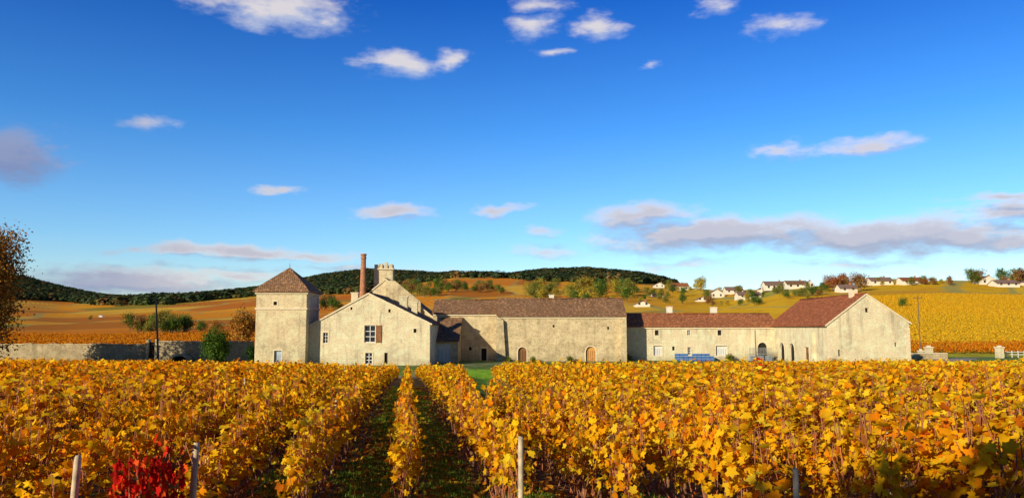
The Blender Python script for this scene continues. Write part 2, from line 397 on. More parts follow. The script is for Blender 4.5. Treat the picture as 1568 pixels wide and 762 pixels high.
# ================= TERRAIN =================
def terrain():
    tt=np.linspace(-math.asinh(2600/12),math.asinh(2600/12),560); xs=12*np.sinh(tt)
    ys=np.concatenate([np.linspace(-300,-10,20),np.linspace(-8,130,170),128+np.geomspace(4,3800,230)])
    X,Y=np.meshgrid(xs,ys); Z=gz(X,Y); n,m=X.shape
    V=np.c_[X.ravel(),Y.ravel(),Z.ravel()]
    a=np.arange(n*m).reshape(n,m); T=np.concatenate([np.c_[a[:-1,:-1].ravel(),a[:-1,1:].ravel(),a[1:,1:].ravel()],np.c_[a[:-1,:-1].ravel(),a[1:,1:].ravel(),a[1:,:-1].ravel()]])
    hill=sm((Y-124)/5); yard=sm((Y-88.5)/1.5)
    head=(track(X,Y)&(Y<92))*1.0
    C=np.c_[hill.ravel(),np.maximum(yard,head).ravel(),head.ravel()]
    mb=MB(); mb.add(V,T,0,C)
    m_,t,b=newmat('ground_soil_and_fields'); P=t.node('ShaderNodeNewGeometry').outputs['Position']; s=t.sep(P)
    z=t.sep(t.node('ShaderNodeAttribute',attribute_name='Col').outputs[0])
    soil=t.ramp(t.noise(P,1.6,5,.7),[(.3,(.09,.055,.03)),(.50,(.17,.10,.05)),(.58,(.10,.13,.025)),(.75,(.15,.21,.03))])
    soil=t.mix(t.mr(t.noise(P,14,3,.7),.53,.62,0,.8),soil,c4((.55,.25,.04)))
    yard_=t.ramp(t.noise(P,.5,5,.65),[(.35,(.10,.18,.03)),(.52,(.16,.22,.05)),(.62,(.34,.29,.2))])
    gr=t.ramp(t.noise(P,2.,4,.6),[(.3,(.12,.28,.02)),(.7,(.28,.46,.04))])
    wp=t.vm('ADD',P,t.vm('SCALE',t.noise(P,.012,2,out=1),30.0))
    vo=t.node('ShaderNodeTexVoronoi'); vo.inputs['Scale'].default_value=1/75.; vo.inputs['Randomness'].default_value=.9
    t.l.new(t.vm('MULTIPLY',wp,(1,.55,0)),vo.inputs['Vector']); cs=t.sep(vo.outputs['Color'])
    L=t.ramp(cs[0],[(0,(.80,.25,.010)),(.2,(.86,.31,.010)),(.4,(.92,.38,.012)),(.58,(.56,.18,.012)),(.72,(.90,.50,.04)),(.82,(.28,.27,.025)),(.90,(.66,.18,.01))],True)
    Rr=t.ramp(cs[0],[(0,(.90,.52,.01)),(.35,(.82,.42,.012)),(.6,(.88,.58,.03)),(.8,(.68,.28,.012)),(.90,(.42,.44,.04))],True)
    c=t.mix(t.mr(t.math('DIVIDE',s[0],t.math('MAXIMUM',s[1],1.0)),.06,.30,0,1,True),L,Rr)
    ang=t.math('MULTIPLY',cs[1],3.14)
    ph=t.math('ADD',t.math('MULTIPLY',s[0],t.math('COSINE',ang)),t.math('MULTIPLY',s[1],t.math('SINE',ang)))
    st=t.math('SINE',t.math('MULTIPLY',ph,1.2))
    c=t.mix(t.mr(st,.0,1,0,.42),c,c4((.34,.12,.015)))
    c=t.mix(t.mr(t.noise(P,.03,5,.65),.45,.7,0,.40,True),c,c4((.62,.18,.015)))
    c=t.mix(t.mr(t.noise(t.vm('ADD',P,(99,5,0)),.16,5,.7),.52,.68,0,.5),c,c4((.34,.15,.02)))
    ve=t.node('ShaderNodeTexVoronoi'); ve.feature='DISTANCE_TO_EDGE'; ve.inputs['Scale'].default_value=1/75.; ve.inputs['Randomness'].default_value=.9
    t.l.new(t.vm('MULTIPLY',wp,(1,.55,0)),ve.inputs['Vector'])
    c=t.mix(t.mr(ve.outputs[0],.008,.022,.8,0),c,c4((.40,.36,.10)))
    c0=t.mix(z[1],soil,yard_); c0=t.mix(z[2],c0,gr); c=t.mix(z[0],c0,c)
    t.l.new(c,b.inputs['Base Color']); bump(t,b,t.noise(P,5,4,.7),.9,.12); b.inputs['Specular IOR Level'].default_value=.03
    o=bpy.data.objects.new('ground',mb.mesh('ground',[m_])); link(o)
    o.data.polygons.foreach_set('use_smooth',[True]*len(o.data.polygons))
terrain()

# ================= VINEYARD =================
SL=-0.135; RA=math.atan2(1,SL)
def kx(k): return k*1.009+(.09 if k>0 else -.09 if k<0 else 0)
c0=coll_from('vine_near',[vine_segment('vine_near',0,10+i) for i in range(8)])
c1=coll_from('vine_mid',[vine_segment('vine_mid',1,30+i) for i in range(6)])
c2=coll_from('vine_far',[vine_segment('vine_far',2,50+i,1.5) for i in range(5)])
vy=empty('vineyard')
def rowpts(y0,y1,step):
    out=[]
    for k in range(-92,110):
        ys_=np.arange(y0+random.uniform(0,.3),y1,step)
        xs_=kx(k)+SL*ys_
        start=8.3 if k==0 else (7.2 if abs(k)<3 else (6.2 if k<0 else max(5.2,6.6-.3*(k-3))))+abs(math.sin(k*1.7))*.4
        ok=(ys_>start)&(np.abs(xs_)<ys_*.70+6)
        ok&=~track(xs_,ys_); ok&=(ys_<88)
        ok&=~((np.abs(xs_+.464*ys_)<.72)&(ys_<7.6))   # gap where the red vine grows
        ok&=(rng.random(len(ys_))>.02)
        for x,y in zip(xs_[ok],ys_[ok]): out.append((x,y))
    return np.array(out)
def field(name,y0,y1,step,coll,nv):
    p=rowpts(y0,y1,step); n=len(p); x=p[:,0]+rng.normal(0,.03,n); y=p[:,1]
    R=np.zeros((n,3)); R[:,2]=RA+np.where(rng.random(n)<.5,math.pi,0)+rng.normal(0,.04,n)
    S=np.ones((n,3)); S[:,2]=rng.uniform(.82,1.18,n)*(1+.07*np.sin(x*.4)*np.sin(y*.31)); S[:,1]=rng.uniform(.85,1.3,n)
    S[:,1]*=1+.6*sm((np.abs(x-SL*y)-3)/4)   # outer rows are bushier
    S[:,2]*=1+.10*sm((np.abs(x-SL*y)-3)/4)
    ctr=np.abs(x-SL*y)<.5; S[ctr,1]*=.85; S[ctr,2]*=.9
    scatter(name,np.c_[x,y,gz(x,y)],R,S,rng.integers(0,nv,n),coll,vy)
field('near_vine_rows',5,17,.97,c0,8); field('middle_vine_rows',17,40,.97,c1,6); field('far_vine_rows',40,88,1.42,c2,5)
# litter + grass in the aisles
def leafobj(nm,col):
    mb=MB(); leaves(mb,np.array([[0,0,.01]]),[.11],np.array([[0,0,6.]]),1,np.array([col])); return mb.mesh(nm,[M['vineleaf']])
cl=coll_from('fallen_leaf',[leafobj('fallen_leaf',c) for c in [(.80,.38,.04),(.60,.24,.03),(.42,.17,.03),(.85,.5,.06),(.34,.16,.05)]])
def tuft(nm,seed):
    r=np.random.default_rng(seed); mb=MB()
    for i in range(16):
        a=r.uniform(0,6.28); p=np.array([r.normal(0,.06),r.normal(0,.06),0]); d=np.array([math.cos(a)*r.uniform(.02,.06),math.sin(a)*r.uniform(.02,.06),r.uniform(.03,.09)]); s=np.array([-math.sin(a),math.cos(a),0])*.007
        c=np.array([.18,.28,.03])*r.uniform(.6,1.5); mb.add([p-s,p+s,p+d],[(0,1,2)],0,c)
    return mb.mesh(nm,[M['treeleaf']])
ct=coll_from('grass_tuft',[tuft('grass_tuft',i) for i in range(5)])
def aisle(n,kmax,ymax,mid):
    y=7+(ymax-7)*rng.random(n)**1.6; k=rng.integers(-kmax,kmax,n)+.5+rng.normal(0,mid,n); x=k*1.05+SL*y
    return x,y
x,y=aisle(11000,3,42,.24); n=len(x); R=np.c_[rng.normal(0,.3,n),rng.normal(0,.3,n),rng.uniform(0,6.28,n)]
scatter('fallen_leaves',np.c_[x,y,gz(x,y)+.012],R,np.repeat(rng.uniform(.5,1.2,(n,1)),3,1),rng.integers(0,5,n),cl)
x,y=aisle(12000,3,42,.18); keep=np.sin(x*2.1+y*.35)+np.sin(y*.9+x)+rng.normal(0,.6,len(x))>-.4; x=x[keep];y=y[keep]; n=len(x)
scatter('grass',np.c_[x,y,gz(x,y)],np.c_[np.zeros(n),np.zeros(n),rng.uniform(0,6.28,n)],np.repeat(rng.uniform(.6,1.4,(n,1)),3,1),rng.integers(0,5,n),ct)
# posts
pl=MB()
for (px,py,D,w) in [(295,678,6.6,.034),(112,697,6.3,.032),(798,668,7.2,.03),(1254,607,16.5,.06),(1312,607,18,.05),(1361,652,9,.035),(1084,660,10.0,.045),(938,660,10,.045),(370,633,15,.045),(462,628,16,.05),(1217,716,6.2,.026),(1062,593,24,.055),(1497,590,22,.05),(1436,610,16,.04),(733,612,21,.05)]:
    X_,Z_=W(px,py,D); g=g1(X_,D); lx=random.uniform(-.04,.04); h_=Z_-g
    n_=8; an=np.linspace(0,2*math.pi,n_,endpoint=False); rings=[]
    for j,t_ in enumerate((-.1/h_,.25,.5,.75,.97,1.0)):
        rr=w*(1-.12*t_)*(.82 if j==5 else 1); c_=np.array([X_+lx*t_,D,g+h_*t_])
        rings.append(c_+np.c_[np.cos(an)*rr*np.random.default_rng(int(px)).uniform(.85,1.1,n_),np.sin(an)*rr,np.random.default_rng(int(px)+j).uniform(-.012,.012,n_)])
    V=np.concatenate(rings); T=[]
    for j in range(5):
        for i in range(n_): a_=j*n_+i; b_=j*n_+(i+1)%n_; T+=[(a_,b_,b_+n_),(a_,b_+n_,a_+n_)]
    T+=[(5*n_,5*n_+i,5*n_+i+1) for i in range(1,n_-1)]
    pl.add(V,T,0,(1,1,1))
for k in range(-60,80):
    y=11+random.uniform(0,6)
    while y<86:
        x=kx(k)+SL*y
        if abs(x)<y*.72+5 and random.random()<.45 and not track(x,y):
            g=g1(x,y); V,T=tube((x,y,g-.1),(x+random.uniform(-.05,.05),y,g+random.uniform(.85,1.15)),.026,.022,5); pl.add(V,T,0,(1,1,1))
        y+=random.uniform(5,8)
link(bpy.data.objects.new('vineyard_posts',pl.mesh('vineyard_posts',[M['hoist']])))
# red vines
RC=np.array([(.80,.03,.015),(.62,.02,.012),(.86,.12,.02),(.38,.012,.01),(.8,.28,.03)]); RP=np.array([.40,.22,.20,.10,.08])
redm=vine_segment('red_vine',0,99,1.0,RC,RP,'redleaf',1.5)
for (px,D,s) in [(240,6.35,.98),(1160,27,1.35)]:
    X_=(px-784)/F*D; o=bpy.data.objects.new('red_vine',redm); o.location=(X_,D,g1(X_,D)); o.rotation_euler=(0,0,RA if D>10 else .5); o.scale=(.48 if D<10 else .7,1.5,s); link(o)
# hillside rows behind the estate
def clump(nm,seed,pal,p):
    r=np.random.default_rng(seed); mb=MB(); n=56
    P=np.c_[r.uniform(-1.3,1.3,n),r.normal(0,.16,n),r.uniform(.25,1.2,n)]
    leaves(mb,P,r.uniform(.26,.42,n),np.c_[np.zeros(n),np.zeros(n)-.3,np.ones(n)*.7],2,vcols(n,r,pal,p),0,.4,r)
    return mb.mesh(nm,[M['redleaf']])
GC=np.array([(.90,.54,.02),(.86,.46,.02),(.95,.62,.04),(.70,.50,.05)]); GP=np.array([.35,.25,.25,.15])
cg=coll_from('gold_row',[clump('gold_row',i,GC,GP) for i in range(3)])
OC=np.array([(.74,.23,.012),(.80,.29,.015),(.52,.15,.012),(.82,.37,.02)]); OP=np.array([.35,.3,.2,.15])
co=coll_from('orange_row',[clump('orange_row',i+9,OC,OP) for i in range(3)])
def hill(name,a,b,y0,y1,sp,ang,coll):
    out=[]
    ca,sa=math.cos(ang),math.sin(ang)
    xa,xb=min(a*y1,a*y0),max(b*y1,b*y0); R_=max(abs(xa),abs(xb))+y1
    for v in np.arange(-R_,R_,sp):
        u=np.arange(-R_,R_,2.4); x=u*ca-v*sa; y=u*sa+v*ca
        ok=(y>y0)&(y<y1)&(x>a*y)&(x<b*y)
        if ok.any(): out.append(np.c_[x[ok],y[ok]])
    p=np.concatenate(out); n=len(p); z=gz(p[:,0],p[:,1])
    R=np.zeros((n,3)); R[:,2]=ang
    scatter(name,np.c_[p,z],R,np.c_[np.ones(n),rng.uniform(.8,1.2,n),rng.uniform(.8,1.15,n)],rng.integers(0,3,n),coll)
hill('hillside_vineyard',.40,.76,146,330,2.0,.08,cg)
hill('hillside_vineyard',.40,.72,131,143,1.8,.02,co)
hill('hillside_vineyard',-.72,-.17,142,240,2.6,1.15,co)

# ================= BUILDINGS =================
GB=-3.15
def group(name,loc,fn):
    e=empty(name,loc); before=set(bpy.data.objects); fn()
    for o in set(bpy.data.objects)-before:
        o.parent=e; o.matrix_parent_inverse=e.matrix_world.inverted()
    return e
def tower():
    D=98; x0,_=W(408,0,D); x1,_=W(482,0,D); w=x1-x0; y1=D+w; ze=W(0,448,D)[1]; zs=W(0,472,D)[1]
    walls=box('walls',x0,x1,D,y1,GB,ze,M['stone'],None); wc=[[],[]]
    xd=W(442,0,D)[0]; zd=W(0,537,D)[1]
    opening(None,wc,'F',D,xd,GB+.05,.95,zd-GB,'grey')
    opening(None,wc,'F',D,W(436,0,D)[0],W(0,468,D)[1]+.1,.45,.45,'dark')
    cutwalls(walls,wc)
    box('string_course',x0-.12,x1+.12,D-.12,y1+.12,zs-.12,zs+.1,M['trim'])
    box('cornice',x0-.16,x1+.16,D-.16,y1+.16,ze-.16,ze+.06,M['trim'])
    cx=(x0+x1)/2; cy=(D+y1)/2; za=W(443,411,cy)[1]; o_=.38; h=za-ze
    V=[];Fc=[]; rings=[(w/2+o_,-.02),(w/2+o_,.10),(w/2-.25,.10+h*.22),(w/4,h*.60),(.06,h)]
    nseg=6
    for r,z in rings:
        c_=[(-r,-r),(r,-r),(r,r),(-r,r)]
        for a in range(4):
            A=c_[a];B=c_[(a+1)%4]
            for i in range(nseg): t=i/nseg; V.append((cx+A[0]*(1-t)+B[0]*t,cy+A[1]*(1-t)+B[1]*t,ze+.09+z+random.uniform(-.02,.02)))
    m=4*nseg
    for j in range(len(rings)-1):
        for i in range(m): Fc.append((j*m+i,j*m+(i+1)%m,(j+1)*m+(i+1)%m,(j+1)*m+i))
    Fc.append(tuple(range(m))); Fc.append(tuple(range(4*m,5*m)))
    mobj('roof',V,Fc,M['tile'])
    mb=MB(); A,B=tube((cx,cy,za-.1),(cx,cy,za+.7),.09,.02,6); mb.add(A,B,0,(1,1,1)); link(bpy.data.objects.new('finial',mb.mesh('finial',[M['metal']])))
group('dovecote_tower',(W(445,560,101)[0],101,0),tower)
def gable_front(px0,pxa,px1,pyl,pya,pyr,Y0,Y1,wall,roof,ops=(),ovh=.25,base=GB):
    x0=W(px0,0,Y0)[0];x1=W(px1,0,Y0)[0];xa=W(pxa,0,Y0)[0]; zl=W(px0,pyl,Y0)[1];za=W(pxa,pya,Y0)[1];zr=W(px1,pyr,Y0)[1]
    wl=prismY('walls',[(x0,base),(x1,base),(x1,zr),(xa,za),(x0,zl)],Y0,Y1,M[wall]); wc=[[],[]]
    for o in ops: opening(None,wc,'F' if o[0]=='F' else 'L',Y0 if o[0]=='F' else x0,*o[1],**o[2])
    cutwalls(wl,wc)
    def ext(xe,ze_):
        s=(ze_-za)/(xe-xa); sg=1 if xe>xa else -1
        return xe+sg*ovh, ze_+s*sg*ovh
    xl,zl2=ext(x0,zl); xr,zr2=ext(x1,zr); yb=Y1+.2; yf=Y0-.06
    slab('roof_slope',(xl,yf,zl2),(xl,yb,zl2),(xa,yb,za),(xa,yf,za),M[roof],nu=16,nv=6)
    slab('roof_slope',(xr,yb,zr2),(xr,yf,zr2),(xa,yf,za),(xa,yb,za),M[roof],nu=16,nv=6)
    mb=MB(); A,B=tube((xa,yf,za+.17),(xa,yb,za+.12),.13,.13,8); mb.add(A,B,0,(1,1,1)); link(bpy.data.objects.new('ridge_tiles',mb.mesh('ridge',[M[roof]])))
    for (xx,zz) in ((xl,zl2),(xr,zr2)):
        n=30; V=[];Fc=[]
        for i in range(n+1):
            t=i/n; a=xa+(xx-xa)*t; z_=za+(zz-za)*t; j=random.uniform(-.02,.02)
            V+=[(a,yf-.07,z_-.02),(a,yf-.07,z_+.19+j),(a,yf-.003,z_-.02),(a,yf-.003,z_+.19+j)]
        for i in range(n):
            q=4*i; Fc+=[(q,q+4,q+5,q+1),(q+1,q+5,q+7,q+3),(q,q+2,q+6,q+4)]
        mobj('verge',V,Fc,M['trim'])
    return x0,x1,xa,za,zl,zr
def fx(px,D): return W(px,0,D)[0]
def fz(py,D): return W(784,py,D)[1]
def house():
    D=99.6
    def o(px,pt,pb,wp,**k): return ('F',(fx(px,D),fz(pb,D),wp/11.8,(pb-pt)/11.8),k)
    ops=[o(576,498,524,17,shutter=(1,)),o(575,540,557,11,),o(511,509,525,7.5),o(642,503,509,4.5,style='dark'),
         o(600,540,557,5,style='dark',surround=False),o(548,470,474,3,style='dark',surround=False),o(604,473,478,3.5,style='dark',surround=False)]
    gable_front(486,573,664,500,450,496,D,116,'stone2','tile',ops)
    def chim(name,px,pyt,pyb,Y,w,d,mat='stone2'):
        x=fx(px,Y); zt=W(px,pyt,Y)[1]; zb=W(px,pyb,Y)[1]
        box(name,x-w/2,x+w/2,Y-d/2,Y+d/2,zb-1.4,zt,M[mat]); box(name+'_cap',x-w/2-.08,x+w/2+.08,Y-d/2-.08,Y+d/2+.08,zt,zt+.14,M['trim'])
    chim('chimney',625,455,467,109,1.1,.8)
    chim('chimney',641,463,475,106,.8,.7); chim('chimney',553,449,459,103,.9,.6)
group('stone_house',(fx(575,100),107,0),house)
def hall():
    Y=117.5
    gable_front(548,598,668,470,428,486,Y,128,'stone','tile',[('F',(fx(617,Y),W(0,462,Y)[1],.6,.9),dict(style='dark'))],base=GB)
    x=fx(595,119); zt=W(595,413,119)[1]; zb=W(595,445,119)[1]
    box('chimney_stack',x-1.45,x+1.45,118.4,119.9,zb-1,zt,M['stone'])
    box('chimney_cornice',x-1.62,x+1.62,118.2,120.1,zt,zt+.2,M['trim'])
    boxes('merlons',[(x+q-.24,x+q+.24,118.4,118.9,zt+.2,zt+.2+h_) for q,h_ in ((-1.15,.6),(-.4,.75),(.4,.95),(1.15,.65))]+[(x+q-.24,x+q+.24,119.4,119.9,zt+.2,zt+.8) for q in (-1.15,-.4,.4,1.15)],M['stone'])
    prismY('raised_gable',[(fx(598,117.2),4),(fx(598,117.2),fz(429,117.2)),(fx(612,117.2),fz(430,117.2)),(fx(650,117.2),fz(462,117.2)),(fx(650,117.2),3)],116.9,117.4,M['stone3'])
group('great_hall',(fx(610,120),122,0),hall)
def bchim():
    x=fx(565,117); zt=W(565,391,117)[1]; mb=MB()
    zb=W(565,460,117)[1]
    V,T=tube((x,116.7,zb-4),(x,116.7,zt),.58,.36,10); mb.add(V,T,0,(1,1,1))
    for zz,r in ((zt-.5,.44),(zt,.46)):
        V,T=tube((x,116.7,zz-.02),(x,116.7,zz+.22),r,r,10); mb.add(V,T,0,(1,1,1))
    link(bpy.data.objects.new('shaft',mb.mesh('shaft',[M['brick']])))
group('brick_chimney',(fx(565,117),116.7,0),bchim)
def annex():
    Y0,Y1=108,114.4; x0=fx(664,99.6)+.02; x1=fx(705,Y0); ze=W(0,520,Y0)[1]; zt=W(0,487,Y1)[1]
    wl=prismX('walls',[(Y0,GB),(Y1,GB),(Y1,zt),(Y0,ze)],x0,x1,M['stone3']); wc=[[],[]]
    opening(None,wc,'F',Y0,fx(682,Y0),GB+.05,2.5,2.7,'white',surround=False); cutwalls(wl,wc)
    slab('roof_slope',(x0,Y0-.4,ze-.25),(x1+.2,Y0-.4,ze-.25),(x1+.2,Y1,zt),(x0,Y1,zt),M['tile'],nu=8)
group('lean_to_shed',(fx(685,110),110,0),annex)
def gable_side(px0,px1,pyr,pye,Y0,depth,wall,roof,ops=(),base=GB,chims=()):
    x0=fx(px0,Y0);x1=fx(px1,Y0); ze=W(0,pye,Y0)[1]; zr=W(0,pyr,Y0+depth/2)[1]
    wl=prismX('walls',[(Y0,base),(Y0+depth,base),(Y0+depth,ze),(Y0+depth/2,zr),(Y0,ze)],x0,x1,M[wall]); wc=[[],[]]
    for o in ops: opening(None,wc,'F',Y0,*o[0],**o[1])
    cutwalls(wl,wc)
    s=(zr-ze)/(depth/2); v=.3
    nu=max(10,int((x1-x0)*1.2))
    slab('roof_slope',(x0-.1,Y0-v,ze-s*v),(x1+.1,Y0-v,ze-s*v),(x1+.1,Y0+depth/2,zr),(x0-.1,Y0+depth/2,zr),M[roof],nu=nu,nv=6,jit=.10)
    slab('roof_slope',(x1+.1,Y0+depth+v,ze-s*v),(x0-.1,Y0+depth+v,ze-s*v),(x0-.1,Y0+depth/2,zr),(x1+.1,Y0+depth/2,zr),M[roof],nu=nu,nv=6,jit=.10)
    mb=MB(); A,B=tube((x0-.1,Y0+depth/2,zr+.10),(x1+.1,Y0+depth/2,zr+.10),.12,.12,8); mb.add(A,B,0,(1,1,1)); link(bpy.data.objects.new('ridge_tiles',mb.mesh('ridge',[M[roof]])))
    boxes('eave_cornice',[(x0,x1,Y0-.16,Y0-.004,ze-.38,ze-.2)],M['trim'])
    for (px,pyt,w) in chims:
        Y=Y0+depth/2+.5; x=fx(px,Y); zt=W(0,pyt,Y)[1]; box('chimney',x-w/2,x+w/2,Y-.4,Y+.4,zr-1,zt,M['white']); box('chimney_cap',x-w/2-.07,x+w/2+.07,Y-.47,Y+.47,zt,zt+.12,M['trim'])
def g_o(px,pt,pb,wp,Y,**k):
    s=F/Y; z0=W(0,pb,Y)[1]; return ((fx(px,Y),max(z0,GB+.05),wp/s,W(0,pt,Y)[1]-max(z0,GB+.05)),k)
group('courtyard_barn',(fx(712,118),118,0),lambda:gable_side(668,764,460,479,114.5,7,'stone3','tile',[g_o(743,533,553,8,114.5,style='dark'),g_o(723,531,536,4,114.5,style='dark',surround=False)]))
def cellar():
    gable_side(762,951,458,483,111.5,8,'stone3','tile',[g_o(799,531,553,13,111.5,style='door',arch=True),g_o(899,530,553,15,111.5,style='door_o',arch=True),g_o(925,500,504,3,111.5,style='dark',surround=False),g_o(845,497,501,3,111.5,style='dark',surround=False)],chims=((842,452,.7),))
    x=fx(762,111.2); prismY('buttress',[(x-.1,GB),(x+1.3,GB),(x+.9,2.9),(x-.1,3.6)],110.9,111.48,M['stone3'])
    x=fx(948,111.2); prismY('buttress',[(x-.6,GB),(x+.3,GB),(x+.3,3.4),(x-.3,3.0)],110.7,111.48,M['stone3'])
group('cellar_building',(fx(855,115),115,0),cellar)
def wing():
    Y=114.5
    gable_side(949,1172,481,499,Y,7,'stone2','tile_r',[g_o(997,529,544,13,Y,style='white'),g_o(996,505,513,6,Y,style='dark'),g_o(1043,505,513,5,Y),g_o(1043,531,543,5,Y),g_o(1088,505,513,6,Y,style='dark'),g_o(1090,529,544,17,Y,style='white'),g_o(1020,530,536,4,Y,style='dark',surround=False),g_o(1150,524,553,14,Y,style='dark',arch=True)],chims=((1015,470,.8),(1080,471,.9)))
    boxes('pilaster',[(fx(1137,Y)-.2,fx(1137,Y)+.15,Y-.25,Y-.005,GB,1.6)],M['trim'])
group('farm_wing',(fx(1060,117),117,0),wing)
def barn():
    D=95
    def side(y,z0,w,h,**k): return ('L',(y,z0,w,h),k)
    ops=[side(111.2,GB+.05,1.9,2.8,style='dark',arch=True),side(107.3,GB+.05,1.9,2.8,style='dark',arch=True),side(102.0,GB+.05,1.6,2.4,style='door'),
         ('F',(fx(1262,D),W(0,545,D)[1],.25,.8),dict(style='dark',surround=False)),('F',(fx(1305,D),W(0,478,D)[1],.4,.55),dict(style='dark',surround=False)),('F',(fx(1345,D),W(0,530,D)[1],.25,.5),dict(style='dark',surround=False))]
    x0,x1,xa,za,zl,zr=gable_front(1246,1305,1366,497,451,494,D,116.5,'stone2','tile_d',ops,ovh=.3)
    boxes('quoins',[(x0-.04,x0+(.5 if i%2 else .3),D-.04,D+.2,GB+i*.42,GB+i*.42+.38) for i in range(12)]+[(x1-(.5 if i%2 else .3),x1+.04,D-.04,D+.2,GB+i*.42,GB+i*.42+.38) for i in range(12)],M['trim'])
    prismX('buttress',[(98.9,GB),(99.6,GB),(99.6,1.2),(98.9,1.2)],x0-.45,x0-.003,M['stone2'])
    box('chimney',xa-.5,xa+.3,98,98.8,za-.4,za+.75,M['trim'])
group('tiled_barn',(fx(1305,105),105,0),barn)

def stonewall(name,pts,h,th,mat='stone4'):
    lst=[]
    e=empty(name,(pts[0][0],pts[0][1],0)); before=set(bpy.data.objects)
    for (a,b) in zip(pts[:-1],pts[1:]):
        n=int(math.hypot(b[0]-a[0],b[1]-a[1])/1.2)+1
        for i in range(n):
            xa=a[0]+(b[0]-a[0])*i/n; xb=a[0]+(b[0]-a[0])*(i+1)/n; ya=a[1]+(b[1]-a[1])*i/n
            lst.append((xa,xb-.003,ya,ya+th,GB-.3,h+random.uniform(-.09,.07)))
    boxes('wall_body',lst,M[mat]); boxes('coping',[(l[0],l[1],l[2]-.08,l[3]+.08,l[5]+.003,l[5]+.12) for l in lst],M['stone3' if mat=='stone4' else 'trim'])
    for o in set(bpy.data.objects)-before: o.parent=e; o.matrix_parent_inverse=e.matrix_world.inverted()
    return e
Yw=113
stonewall('boundary_wall',[(fx(-420,Yw),Yw),(fx(250,Yw),Yw)],W(0,527,Yw)[1],.5)
stonewall('boundary_wall',[(fx(266,Yw),Yw),(fx(405,Yw),Yw)],W(0,523,Yw)[1],.5)
def gate():
    x0=fx(250,Yw);x1=fx(266,Yw); z=W(0,519,Yw)[1]
    boxes('gate_piers',[(x0,x0+.35,Yw-.15,Yw+.6,GB,z),(x1-.35,x1,Yw-.15,Yw+.6,GB,z)],M['stone3'])
    boxes('gate_leaf',[(x0+.36+i*.16,x0+.36+i*.16+.13,Yw+.1,Yw+.16,GB+.1,z-.4) for i in range(5)],M['dark'])
group('wooden_gate',(fx(258,Yw),Yw,0),gate)
def culv():
    x=fx(300,112); n=12; r=1.25
    out=[(x+(r+.3)*math.cos(a),GB+.1+(1.15)*math.sin(a)) for a in np.linspace(0,math.pi,n)]; inn=[(x+r*math.cos(a),GB+.1+.85*math.sin(a)) for a in np.linspace(0,math.pi,n)]
    prismY('arch_ring',out+inn[::-1],111.5,112.9,M['stone3']); mobj('dark_opening',[(p[0],112.7,p[1]) for p in inn],[tuple(range(n))],M['dark'])
group('stone_arch',(fx(300,112),112,0),culv)
stonewall('boundary_wall',[(fx(1368,118),118),(fx(1420,118),118)],W(0,541,118)[1],.4,'stone3')
def sheet(name,pts,mat,dz=.004):
    e=[(x,y,g1(x,y)+dz) for x,y in pts]; return mobj(name,e,[tuple(range(len(e)))],M[mat],None,False)
sheet('lawn',[(fx(1425,103),103),(120,103),(120,121),(fx(1470,121),121)],'grass',.03)
sheet('driveway',[(fx(1368,103),103),(fx(1424,103),103),(fx(1469,121),121),(fx(1400,121),121)],'asphalt',.05)
def pier(px,Y,w,h):
    x=fx(px,Y); group('gate_pier',(x,Y,0),lambda:(box('shaft',x-w/2,x+w/2,Y-w/2,Y+w/2,GB,-2.95+h,M['stone2']),box('cap',x-w/2-.1,x+w/2+.1,Y-w/2-.1,Y+w/2+.1,-2.95+h,-2.95+h+.18,M['trim']),box('ball_base',x-w/4,x+w/4,Y-w/4,Y+w/4,-2.95+h+.18,-2.95+h+.4,M['trim'])))
pier(1393,123,.9,1.6); pier(1496,123,.9,1.6); pier(1381,121,.6,1.1)
def fence():
    Y=125; lst=[]
    for px in np.arange(1505,1680,9): x=fx(px,Y); lst.append((x-.05,x+.05,Y-.05,Y+.05,-3.1,-1.85))
    x0=fx(1505,Y);x1=fx(1676,Y)
    boxes('posts',lst,M['frame']); boxes('rails',[(x0,x1,Y-.09,Y-.052,z,z+.09) for z in (-2.1,-2.5)],M['frame'])
group('white_fence',(fx(1540,125),125,0),fence)
def pole(px,pyt,Y,lean,r,arm):
    x,z=W(px,pyt,Y); g=g1(x,Y); mb=MB(); V,T=tube((x+lean,Y,g-.3),(x,Y,z),r,r*.65,8); mb.add(V,T,0,(1,1,1))
    if arm:
        V,T=tube((x-.7,Y,z-.5),(x+.7,Y,z-.45),.05,.05,5); mb.add(V,T,0,(1,1,1))
        for q in (-.6,0,.6): V,T=tube((x+q,Y,z-.45),(x+q,Y,z-.2),.05,.03,5); mb.add(V,T,0,(1,1,1))
    link(bpy.data.objects.new('utility_pole',mb.mesh('utility_pole',[M['bark']])))
pole(239,457,106,.75,.15,False); pole(1405,452,126,0,.09,True)
def crates():
    Y=113.2; xs=np.arange(fx(1021,Y),fx(1082,Y)-.6,.63); b=[];l=[]
    for i,x in enumerate(xs):
        for j in range(3):
            z=-2.93+j*.36
            if j==2 and (i%5==3): continue
            b.append((x,x+.57,Y-.8,Y-.2,z,z+.28)); l.append((x-.015,x+.585,Y-.815,Y-.185,z+.282,z+.33))
    boxes('crate_bodies',b,M['blue']); boxes('crate_rims',l,M['bluegrey'])
group('crate_stack',(fx(1050,113),113,0),crates)
